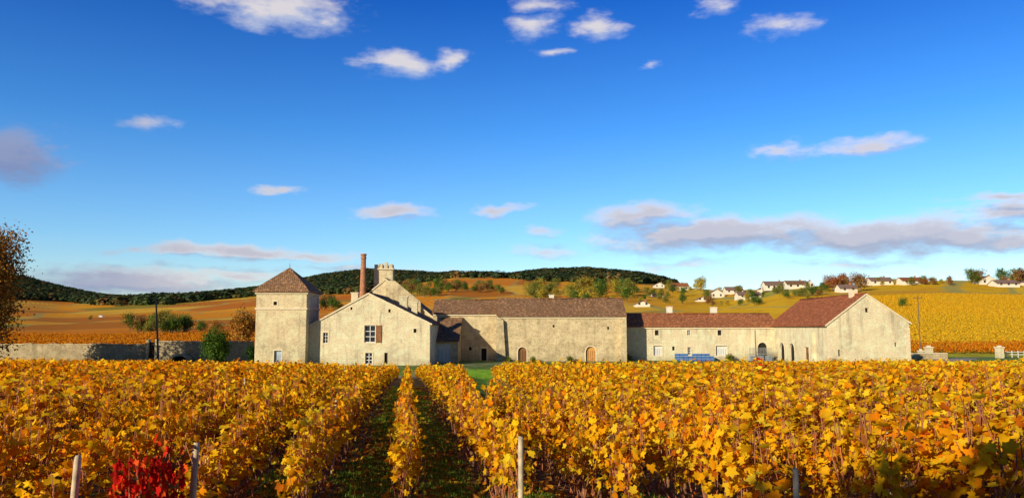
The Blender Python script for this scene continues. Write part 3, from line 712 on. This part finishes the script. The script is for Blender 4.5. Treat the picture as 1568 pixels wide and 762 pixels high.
def cages():
    Y=112.2; x0=fx(1131,Y); lst=[]
    for c in range(3):
        for j in range(2):
            xa=x0+c*1.2; za=-2.9+j*1.0
            for q in np.linspace(0,1.05,6): lst.append((xa+q,xa+q+.03,Y,Y+.03,za,za+.85)); lst.append((xa+q,xa+q+.03,Y+.9,Y+.93,za,za+.85))
            for q in (0,.28,.56,.84): lst.append((xa,xa+1.08,Y-.032,Y-.003,za+q,za+q+.03))
            lst.append((xa,xa+1.08,Y,Y+.93,za-.08,za-.01))
    boxes('wire_cages',lst,M['metal'])
    boxes('bottles',[(x0+c*1.2+.08+q*.2,x0+c*1.2+.22+q*.2,Y+.1,Y+.8,-2.88,-2.2) for c in range(3) for q in range(4)],M['bluegrey'])
group('wire_cage_stack',(fx(1145,112),112,0),cages)
def van(px,py,k=.6):
    D=findD(px,py)+120; x=(px-784)/F*D; z=g1(x,D)
    def f():
        prismY('body',[(x-2.6*k,z+.4*k),(x+2.6*k,z+.4*k),(x+2.6*k,z+1.1*k),(x+2.0*k,z+1.3*k),(x+1.4*k,z+2.2*k),(x-2.5*k,z+2.3*k),(x-2.6*k,z+2.1*k)],D,D+1.7,M['frame'])
        mobj('side_window',[(x+.5*k,D-.01,z+1.4*k),(x+1.75*k,D-.01,z+1.4*k),(x+1.25*k,D-.01,z+2.0*k),(x+.5*k,D-.01,z+2.0*k)],[(0,1,2,3)],M['glass'])
        mb=MB()
        for q in (-1.6*k,1.6*k): V,T=tube((x+q,D-.05,z+.3),(x+q,D+1.75,z+.3),.3,.3,12); mb.add(V,T,0,(1,1,1)); mb.add(V[:12],[(0,i,i+1) for i in range(1,11)],0,(1,1,1))
        link(bpy.data.objects.new('wheels',mb.mesh('wheels',[M['tyre']])))
    group('white_van',(x,D,z),f)
van(157,496)
def vhouse(px,py,w,h,side,roof,Dp=None):
    D=Dp or findD(px,py); x=(px-784)/F*D; z=g1(x,D)-.5; s=F/D; ww=w/s; hh=h/s; d=max(7,ww*.7)
    def f():
        eh=hh*.55; ov=.35
        if side:
            prismX('walls',[(D,z),(D+d,z),(D+d,z+eh),(D+d/2,z+hh),(D,z+eh)],x-ww/2,x+ww/2,M['white'])
            k=(hh-eh)/(d/2)
            for (ya,yb) in ((D-ov,D+d/2),(D+d+ov,D+d/2)): slab('roof',(x-ww/2-ov,ya,z+eh-k*ov),(x+ww/2+ov,ya,z+eh-k*ov),(x+ww/2+ov,yb,z+hh),(x-ww/2-ov,yb,z+hh),M[roof],None,.15,4,2,.02)
        else:
            prismY('walls',[(x-ww/2,z),(x+ww/2,z),(x+ww/2,z+eh),(x,z+hh),(x-ww/2,z+eh)],D,D+d,M['white'])
            k=(hh-eh)/(ww/2)
            for sg in (-1,1): slab('roof',(x+sg*(ww/2+ov),D-.2,z+eh-k*ov),(x+sg*(ww/2+ov),D+d,z+eh-k*ov),(x,D+d,z+hh),(x,D-.2,z+hh),M[roof],None,.15,4,2,.02)
        n=max(2,int(ww/3.2)); L=[]
        for i in range(n):
            xx=x-ww/2+ww*(i+.5)/n
            L.append((xx-.55,xx+.55,D-.05,D-.003,z+1.6,z+2.9))
            if eh>5.6: L.append((xx-.5,xx+.5,D-.05,D-.003,z+4.0,z+5.1))
        boxes('windows',L,M['glass']); box('chimney',x+ww*.2,x+ww*.2+.8,D+d/2-.4,D+d/2+.4,z+hh-1.2,z+hh+.9,M['brick'])
    group('village_house',(x,D,z),f)
for a in [(1040,445,30,13,1,'tile_r'),(1010,441,16,9,0,'slate'),(1098,456,22,14,0,'slate'),(1125,450,26,12,1,'slate'),(1148,458,34,13,1,'slate'),(1190,444,34,15,1,'slate'),(1222,442,32,14,1,'tile'),(1240,441,14,12,0,'slate'),
          (1300,448,26,14,1,'slate'),(1352,437,34,14,1,'slate'),(1400,436,34,13,1,'tile_d'),(1515,436,26,15,0,'slate'),(1545,440,34,13,1,'slate'),(1590,438,30,14,0,'slate'),(984,470,22,10,0,'slate'),(1075,462,14,8,0,'slate'),(1173,447,16,10,0,'slate'),(1008,455,18,7,1,'slate'),(1290,462,9,7,0,'tile')]:
    vhouse(*a)
vhouse(735,476,40,14,1,'tile_d',150); vhouse(705,462,26,12,1,'slate',260)

# ================= TREES =================
PAL={'green':[(.07,.14,.02),(.11,.20,.03),(.05,.10,.015),(.16,.24,.04)],'dark':[(.03,.07,.02),(.05,.10,.025),(.02,.05,.015),(.07,.12,.03)],
 'orange':[(.50,.20,.03),(.58,.28,.04),(.36,.13,.03),(.28,.18,.04)],'yellow':[(.55,.42,.05),(.48,.38,.05),(.34,.32,.05),(.65,.46,.05)],
 'brown':[(.30,.14,.05),(.38,.19,.06),(.21,.10,.04),(.42,.26,.07)],'olive':[(.20,.22,.04),(.25,.25,.05),(.13,.17,.03),(.34,.28,.05)],'red':[(.36,.08,.03),(.45,.12,.03),(.27,.09,.03),(.45,.22,.05)]}
def tree_mesh(name,h,r,pal,seed,n=2600,ls=.3,trunk=.25,sparse=0,weep=0,lod=1,round_=False,nb=15,wide=1.0):
    R=np.random.default_rng(seed); mb=MB(); pal=np.array(PAL[pal])
    top=h*.72 if not round_ else h*.6; th=h*trunk
    pts=[np.array([0,0,-.3])]; k=6
    for i in range(k): pts.append(np.array([R.normal(0,.02*h),R.normal(0,.02*h),top*(i+1)/k]))
    tr=h*.022+.05
    for i in range(k): V,T=tube(pts[i],pts[i+1],tr*(1-i/k*.8),tr*(1-(i+1)/k*.8),7); mb.add(V,T,1,(1,1,1))
    cl=[]
    if round_: nb=20
    for i in range(nb):
        zb=th+(top-th)*R.random()**.8; base=np.array([0,0,zb]); a=R.uniform(0,6.28); el=R.uniform(.1,1.0)
        rr=r*R.uniform(.55,1.0)*(1-.45/wide*max(0,(zb/h-.35)))
        end=base+np.array([math.cos(a)*rr,math.sin(a)*rr,h*.22*el+.1*rr]); end[2]=min(end[2],h*.95)
        mid=(base+end)/2+np.array([0,0,.08*rr]); V,T=tube(base,mid,tr*.4,tr*.25,5); mb.add(V,T,1,(1,1,1)); V,T=tube(mid,end,tr*.25,tr*.08,4); mb.add(V,T,1,(1,1,1))
        cl+= [end,mid+(end-mid)*.3+R.normal(0,.1*r,3)]
        for q in range(2):
            e2=mid+R.normal(0,.3*r,3); e2[2]=np.clip(e2[2],th*.9,h*.97); V,T=tube(mid,e2,tr*.15,tr*.05,3); mb.add(V,T,1,(1,1,1)); cl.append(e2)
    cl.append(np.array([0,0,h*.93])); cl.append(np.array([r*.1,0,h*.82])); cl=np.array(cl)
    c=R.integers(0,len(cl),n); sg=r*(.20 if not sparse else .14)
    off=R.normal(0,1,(n,3))*sg; P=cl[c]+off
    if weep: P[:,2]-=np.abs(R.normal(0,1,n))*weep*h*.12
    if round_: P[:,2]=np.maximum(P[:,2],.1)
    shade=R.uniform(.65,1.3,len(cl))[c]
    cols=pal[R.choice(len(pal),n)]*(shade*R.uniform(.8,1.2,n))[:,None]
    N=P-np.array([0,0,h*.5]); N/=np.linalg.norm(N,axis=1,keepdims=True)+1e-6
    leaves(mb,P,R.uniform(.6,1.3,n)*ls,N*.8+np.array([0,0,.4]),lod,np.clip(cols,0,.9),0,.3+weep,R)
    return mb.mesh(name,[M['treeleaf'],M['bark']])
def put(name,me,x,y,s=1,z=None,rot=0):
    o=bpy.data.objects.new(name,me); o.location=(x,y,g1(x,y) if z is None else z); o.scale=(s,s,s) if not isinstance(s,tuple) else s; o.rotation_euler=(0,0,rot); link(o); return o
put('birch_tree',tree_mesh('birch',19.5,5.6,'orange',3,44000,.23,.10,1,1.25,nb=36,wide=3.0),fx(-24,90),90,1)
put('birch_tree',tree_mesh('birch2',13,4.4,'brown',5,18000,.22,.12,1,1.0,nb=24),fx(-30,98),98,1)
put('round_bush',tree_mesh('bush',4.9,1.75,'green',8,11000,.15,.05,round_=True),fx(350,105),105,1)
put('conifer_bush',tree_mesh('bush2',2.9,.8,'dark',9,3000,.12,.04,round_=True),fx(404,106),106,1)
put('autumn_tree',tree_mesh('at',8.0,2.4,'orange',11,7000,.2,.2),fx(388,128),128,1)
put('garden_bush',tree_mesh('gb',5,2.4,'green',12,5000,.2,.05,round_=True),fx(494,126),126,1.1)
sm_b=tree_mesh('shrub',1.1,.7,'olive',15,900,.12,.04,round_=True)
for px in (778,815,868,958,1112,1255): put('wall_shrub',sm_b,fx(px,110 if px<1200 else 94.2),(110.2 if px<1200 else 94.2) if px<940 or px>1200 else 113.4,random.uniform(.6,1.0),rot=random.uniform(0,6))
gt=[tree_mesh('t_%s'%p,10,4,p,20+i,1500,.55,.15,lod=2) for i,p in enumerate(['green','orange','yellow','olive','brown','red','dark'])]
names=['green_tree','orange_tree','yellow_tree','olive_tree','brown_tree','red_tree','dark_tree']
def group_trees(px0,px1,pa,pb,n,h0,h1,which):
    for i in range(n):
        px=random.uniform(px0,px1); py=random.uniform(pa,pb); D=findD(px,py); x=(px-784)/F*D; s=random.uniform(h0,h1)/(F/D)/10; k=random.choice(which)
        put(names[k],gt[k],x,D,(s*random.uniform(.9,1.4),s*1.1,s),rot=random.uniform(0,6))
group_trees(200,325,505,512,14,14,30,[0,0,3,6,4]); group_trees(325,410,505,512,5,12,22,[0,3,1])
group_trees(485,560,470,490,7,14,24,[0,3,6])
group_trees(615,700,445,455,20,12,20,[0,3,4,3]); group_trees(680,770,440,450,26,9,15,[3,4,0,4])
group_trees(810,965,446,464,54,10,24,[3,2,0,3,2,4]); group_trees(965,1060,445,468,18,8,16,[0,3,2])
group_trees(1062,1076,443,446,2,17,22,[2]); group_trees(1075,1180,446,470,26,7,14,[0,3,2,4])
group_trees(1180,1270,444,458,18,8,14,[0,3,4]); group_trees(1268,1320,440,446,7,18,26,[5,4,5,3])
group_trees(1320,1460,434,438,18,7,14,[4,3,5,2]); group_trees(1460,1600,433,438,18,12,24,[4,3,0,6,4]); group_trees(1376,1382,472,474,1,16,18,[0])
group_trees(1240,1250,452,456,2,12,15,[0]); group_trees(555,566,508,512,1,10,12,[0])
group_trees(130,160,486,490,1,5,7,[3])

def fm(nm,seed,col):
    R=np.random.default_rng(seed); mb=MB(); n=30; P=R.normal(0,1,(n,3)); P/=np.linalg.norm(P,axis=1,keepdims=True); P*=R.uniform(.5,1,(n,1)); P=P*np.array([4.2,4.2,5.5])+np.array([0,0,7])
    c=np.array(col)*R.uniform(.6,1.4,(n,1)); leaves(mb,P,R.uniform(2.6,4.6,n),P-np.array([0,0,5]),2,c,0,.1,R)
    V,T=tube((0,0,-2),(0,0,8),.5,.2,4); mb.add(V,T,0,(.03,.025,.02)); return mb.mesh(nm,[M['treeleaf']])
cf=coll_from('forest_tree',[fm('ft',i,c) for i,c in enumerate([(.065,.10,.04),(.09,.12,.04),(.05,.08,.04),(.14,.13,.04),(.09,.10,.04),(.24,.14,.045)])])
n=150000; px=rng.uniform(-250,1060,n); Y=rng.uniform(850,2350,n)
X=(px-784)/F*Y; keepY=rng.random(n)<(Y/2350)
Dc=np.interp(px,[-600,0,300,740,1000,1200,2200],[900,950,1000,1200,700,450,420]); Dr=Dc+np.interp(px,[-600,0,300,740,1000,1200,2200],[700,700,900,1100,1100,500,500])
P_=501-F*(gz(X,Y)-EYE)/Y
lim=np.interp(px,[-300,0,60,120,160,240,300,400,450,480,560,600,640,690,740,790,830,900,1000,1060],[462,457,459,463,468,466,462,452,450,451,449,437,433,425.6,425.6,426,430,432,434,436])
ok=keepY&(P_<lim+rng.normal(0,.8,n))&(Y<Dr+60); ok&=~((px>700)&(px<785)&(rng.random(n)>.35))
idx=np.where(ok)[0]; print('forest',len(idx)); idx=idx[:30000]; X=X[idx];Y=Y[idx]; n=len(idx)
scatter('distant_forest',np.c_[X,Y,gz(X,Y)-4],np.c_[np.zeros(n),np.zeros(n),rng.uniform(0,6.3,n)],np.repeat(rng.uniform(.65,1.3,(n,1)),3,1)*np.array([1.35,1.35,1]),rng.choice(6,n,p=[.22,.22,.14,.16,.16,.10]),cf)

def hedge():  # unseen hedge added behind the camera to shade the right foreground vines
    R=np.random.default_rng(4); mb=MB(); n=9000; t=R.random(n)*15-.6; A=np.array([-9.4,-6.1]); base=np.c_[A[0]+t*.938,A[1]+t*.346,np.zeros(n)]
    top=6.3+.12*np.sin(t*2.2)+.15*np.sin(t*5)
    z=R.random(n)*top; nrm=np.array([-.346,.938,0]); P=base+nrm*(R.uniform(-.45,.45,n))[:,None]; P[:,2]=z
    leaves(mb,P,R.uniform(.16,.28,n),nrm*np.sign(R.normal(size=(n,1)))+np.array([0,0,.3]),1,np.array([.05,.10,.02])*R.uniform(.6,1.5,(n,1)),0,.3,R)
    for q in np.arange(0,14.4,.8):
        p=np.array([A[0]+q*.938,A[1]+q*.346,-.2]); V,T=tube(p,p+np.array([0,0,5.6]),.07,.02,6); mb.add(V,T,1,(1,1,1))
        for s in range(6):
            a=p+np.array([0,0,1+s*.8]); V,T=tube(a,a+np.array([R.normal(0,.4),R.normal(0,.2),.5]),.03,.01,4); mb.add(V,T,1,(1,1,1))
    link(bpy.data.objects.new('hedge',mb.mesh('hedge',[M['treeleaf'],M['bark']])))
hedge()

# ================= SKY =================
world=bpy.data.worlds.new('World'); scene.world=world; world.use_nodes=True
wt=NT(world.node_tree); bg=world.node_tree.nodes['Background']; wout=[n for n in world.node_tree.nodes if n.type=='OUTPUT_WORLD'][0]
sky=wt.node('ShaderNodeTexSky',sky_type='NISHITA'); sky.sun_disc=False; sky.sun_elevation=SUN_EL; sky.sun_rotation=math.atan2(-SH[0],-SH[1])%(2*math.pi)
sky.air_density=1.0; sky.dust_density=.4; sky.ozone_density=2.5
N=wt.node('ShaderNodeTexCoord').outputs['Generated']; Nn=wt.vm('NORMALIZE',N); s=wt.sep(Nn)
az=wt.math('ARCTAN2',s[0],s[1]); el=wt.math('ARCSINE',s[2]); uv=wt.comb(az,el,0.0)
grade=wt.ramp(wt.mr(el,0,.5,0,1),[(0,(.78,.79,.83)),(.22,(.45,.68,.89)),(.5,(.19,.50,.86)),(.85,(.04,.27,.73)),(1,(.03,.23,.66))])
skc=wt.vm('SCALE',wt.vm('MULTIPLY',sky.outputs[0],grade),wt.mr(s[1],-.35,.30,1.0,2.15,True))
wt.l.new(skc,bg.inputs[0]); bg.inputs[1].default_value=.1
CL=[(430,14,122,32,1.3),(815,8,60,14,.8),(812,42,58,20,.95),(915,42,50,20,.95),(858,80,24,9,.7),(1195,38,66,17,.8),(1090,6,36,12,.6),
(605,98,74,25,1.25),(686,94,36,18,1.05),(235,190,40,14,.65),(15,238,80,40,1.3),(430,291,52,10,.95),(607,321,74,14,1.1),(760,320,64,8,.85),
(1205,228,50,14,.95),(1322,222,76,13,1.1),(985,330,100,24,1.2),(1110,358,230,34,1.6),(1300,362,170,31,1.5),(1460,358,130,34,1.45),(1545,325,90,20,1.15),(1570,365,90,24,1.1),(1535,302,80,8,1.),
(835,350,36,10,.7),(835,384,66,15,.8),(355,383,150,14,1.25),(490,393,90,12,1.0),(195,380,40,7,.8),(190,430,210,26,1.35),(370,417,110,13,.95),(40,425,110,16,.9),(300,440,110,12,.8),
(1050,405,90,12,.65),(985,101,24,7,.55),(1290,402,140,10,.5),(560,415,140,8,.5)]
def azel(px,py):
    u=(px-784)/F; v=(381-py)/F; d=Vector((u,math.cos(TH)-v*math.sin(TH),math.sin(TH)+v*math.cos(TH))).normalized()
    return math.atan2(d.x,d.y),math.asin(d.z)
def sector(a0,a1,i):
    grp=bpy.data.node_groups.new('cloud_density_%d'%i,'ShaderNodeTree')
    grp.interface.new_socket('Vector',in_out='INPUT',socket_type='NodeSocketVector'); grp.interface.new_socket('Density',in_out='OUTPUT',socket_type='NodeSocketFloat')
    g=NT(grp); gi=g.node('NodeGroupInput'); go=g.node('NodeGroupOutput'); p=gi.outputs[0]
    w1=g.vm('MULTIPLY',g.vm('SUBTRACT',g.noise(g.vm('MULTIPLY',p,(1,2.2,1)),10,4,.6,out=1),(.5,.5,.5)),(.10,.036,0))
    pw=g.vm('ADD',p,w1); cur=None
    for (px,py,w,h,st) in CL:
        a,e=azel(px,py)
        if a+w/F*1.0+.06<a0 or a-w/F-.06>a1: continue
        q=g.vm('MULTIPLY',g.vm('SUBTRACT',pw,(a,e,0)),(F/w,F/h,0))
        m_=g.math('MULTIPLY_ADD',g.vm('LENGTH',q),-st,st)
        cur=m_ if cur is None else g.math('MAXIMUM',cur,m_)
    cur=g.math('MAXIMUM',cur,-.7)
    fb=g.noise(g.vm('MULTIPLY',p,(1,2.4,1)),20,6,.62)
    dn=g.math('ADD',cur,g.math('MULTIPLY',g.math('SUBTRACT',fb,.5),1.8)); g.l.new(dn,go.inputs[0])
    def dens(v): n=wt.node('ShaderNodeGroup'); n.node_tree=grp; wt.l.new(v,n.inputs[0]); return n.outputs[0]
    d1=dens(uv); d2=dens(wt.vm('ADD',uv,(-.008,.014,0)))
    alpha=wt.mr(d1,-.1,1.05,0,.90,True)
    lit=wt.mr(wt.math('SUBTRACT',d1,d2),-.15,.45,0,1,True); thick=wt.mr(d1,.35,1.2,0,1,True)
    hi=wt.mr(el,.10,.30,0,1)
    shade=wt.mix(hi,c4((3.6,3.9,5.4)),c4((5.4,6.0,7.8)))
    ccol=wt.mix(lit,shade,wt.mix(hi,c4((8.0,7.1,7.0)),c4((8.6,8.0,7.8))))
    ccol=wt.mix(wt.math('MULTIPLY',thick,wt.mr(hi,0,1,.65,.2)),ccol,c4((4.3,4.3,5.5)))
    # the clouds low and far to the left are in shade themselves
    ccol=wt.mix(wt.math('MULTIPLY',wt.mr(az,-.40,-.54,0,.75),wt.mr(el,.33,.26,0,1)),ccol,c4((1.6,2.3,4.6)))
    col=wt.mix(alpha,skc,ccol); b=wt.node('ShaderNodeBackground'); wt.l.new(col,b.inputs[0]); b.inputs[1].default_value=.1
    return b.outputs[0]
A=[-.78,-.28,.04,.34,.78]
cur=bg.outputs[0]
for i in range(4):
    sec=sector(A[i],A[i+1],i)
    f=wt.math('MULTIPLY',wt.math('GREATER_THAN',az,A[i]),wt.math('LESS_THAN',az,A[i+1]))
    f=wt.math('MULTIPLY',f,wt.math('MULTIPLY',wt.math('GREATER_THAN',el,-.01),wt.math('LESS_THAN',el,.62)))
    mx=wt.node('ShaderNodeMixShader'); wt.l.new(f,mx.inputs[0]); wt.l.new(cur,mx.inputs[1]); wt.l.new(sec,mx.inputs[2]); cur=mx.outputs[0]
wt.l.new(cur,wout.inputs[0])
sl=bpy.data.lights.new('sun','SUN'); sl.energy=5.0; sl.angle=math.radians(.5); sl.color=(1,.90,.68)
so=bpy.data.objects.new('sun',sl); link(so); d=Vector((SH[0]*math.cos(SUN_EL),SH[1]*math.cos(SUN_EL),-math.sin(SUN_EL))); so.rotation_euler=d.to_track_quat('-Z','Y').to_euler(); so.location=(-20,-30,30)
cam=bpy.data.cameras.new('camera'); cam.lens=27; cam.sensor_width=36; cam.clip_end=12000; cam.clip_start=.05
co_=bpy.data.objects.new('camera',cam); link(co_); co_.location=(0,0,EYE); co_.rotation_euler=(math.pi/2+TH,0,0); scene.camera=co_
scene.view_settings.view_transform='Standard'; scene.view_settings.look='None'; scene.view_settings.exposure=0
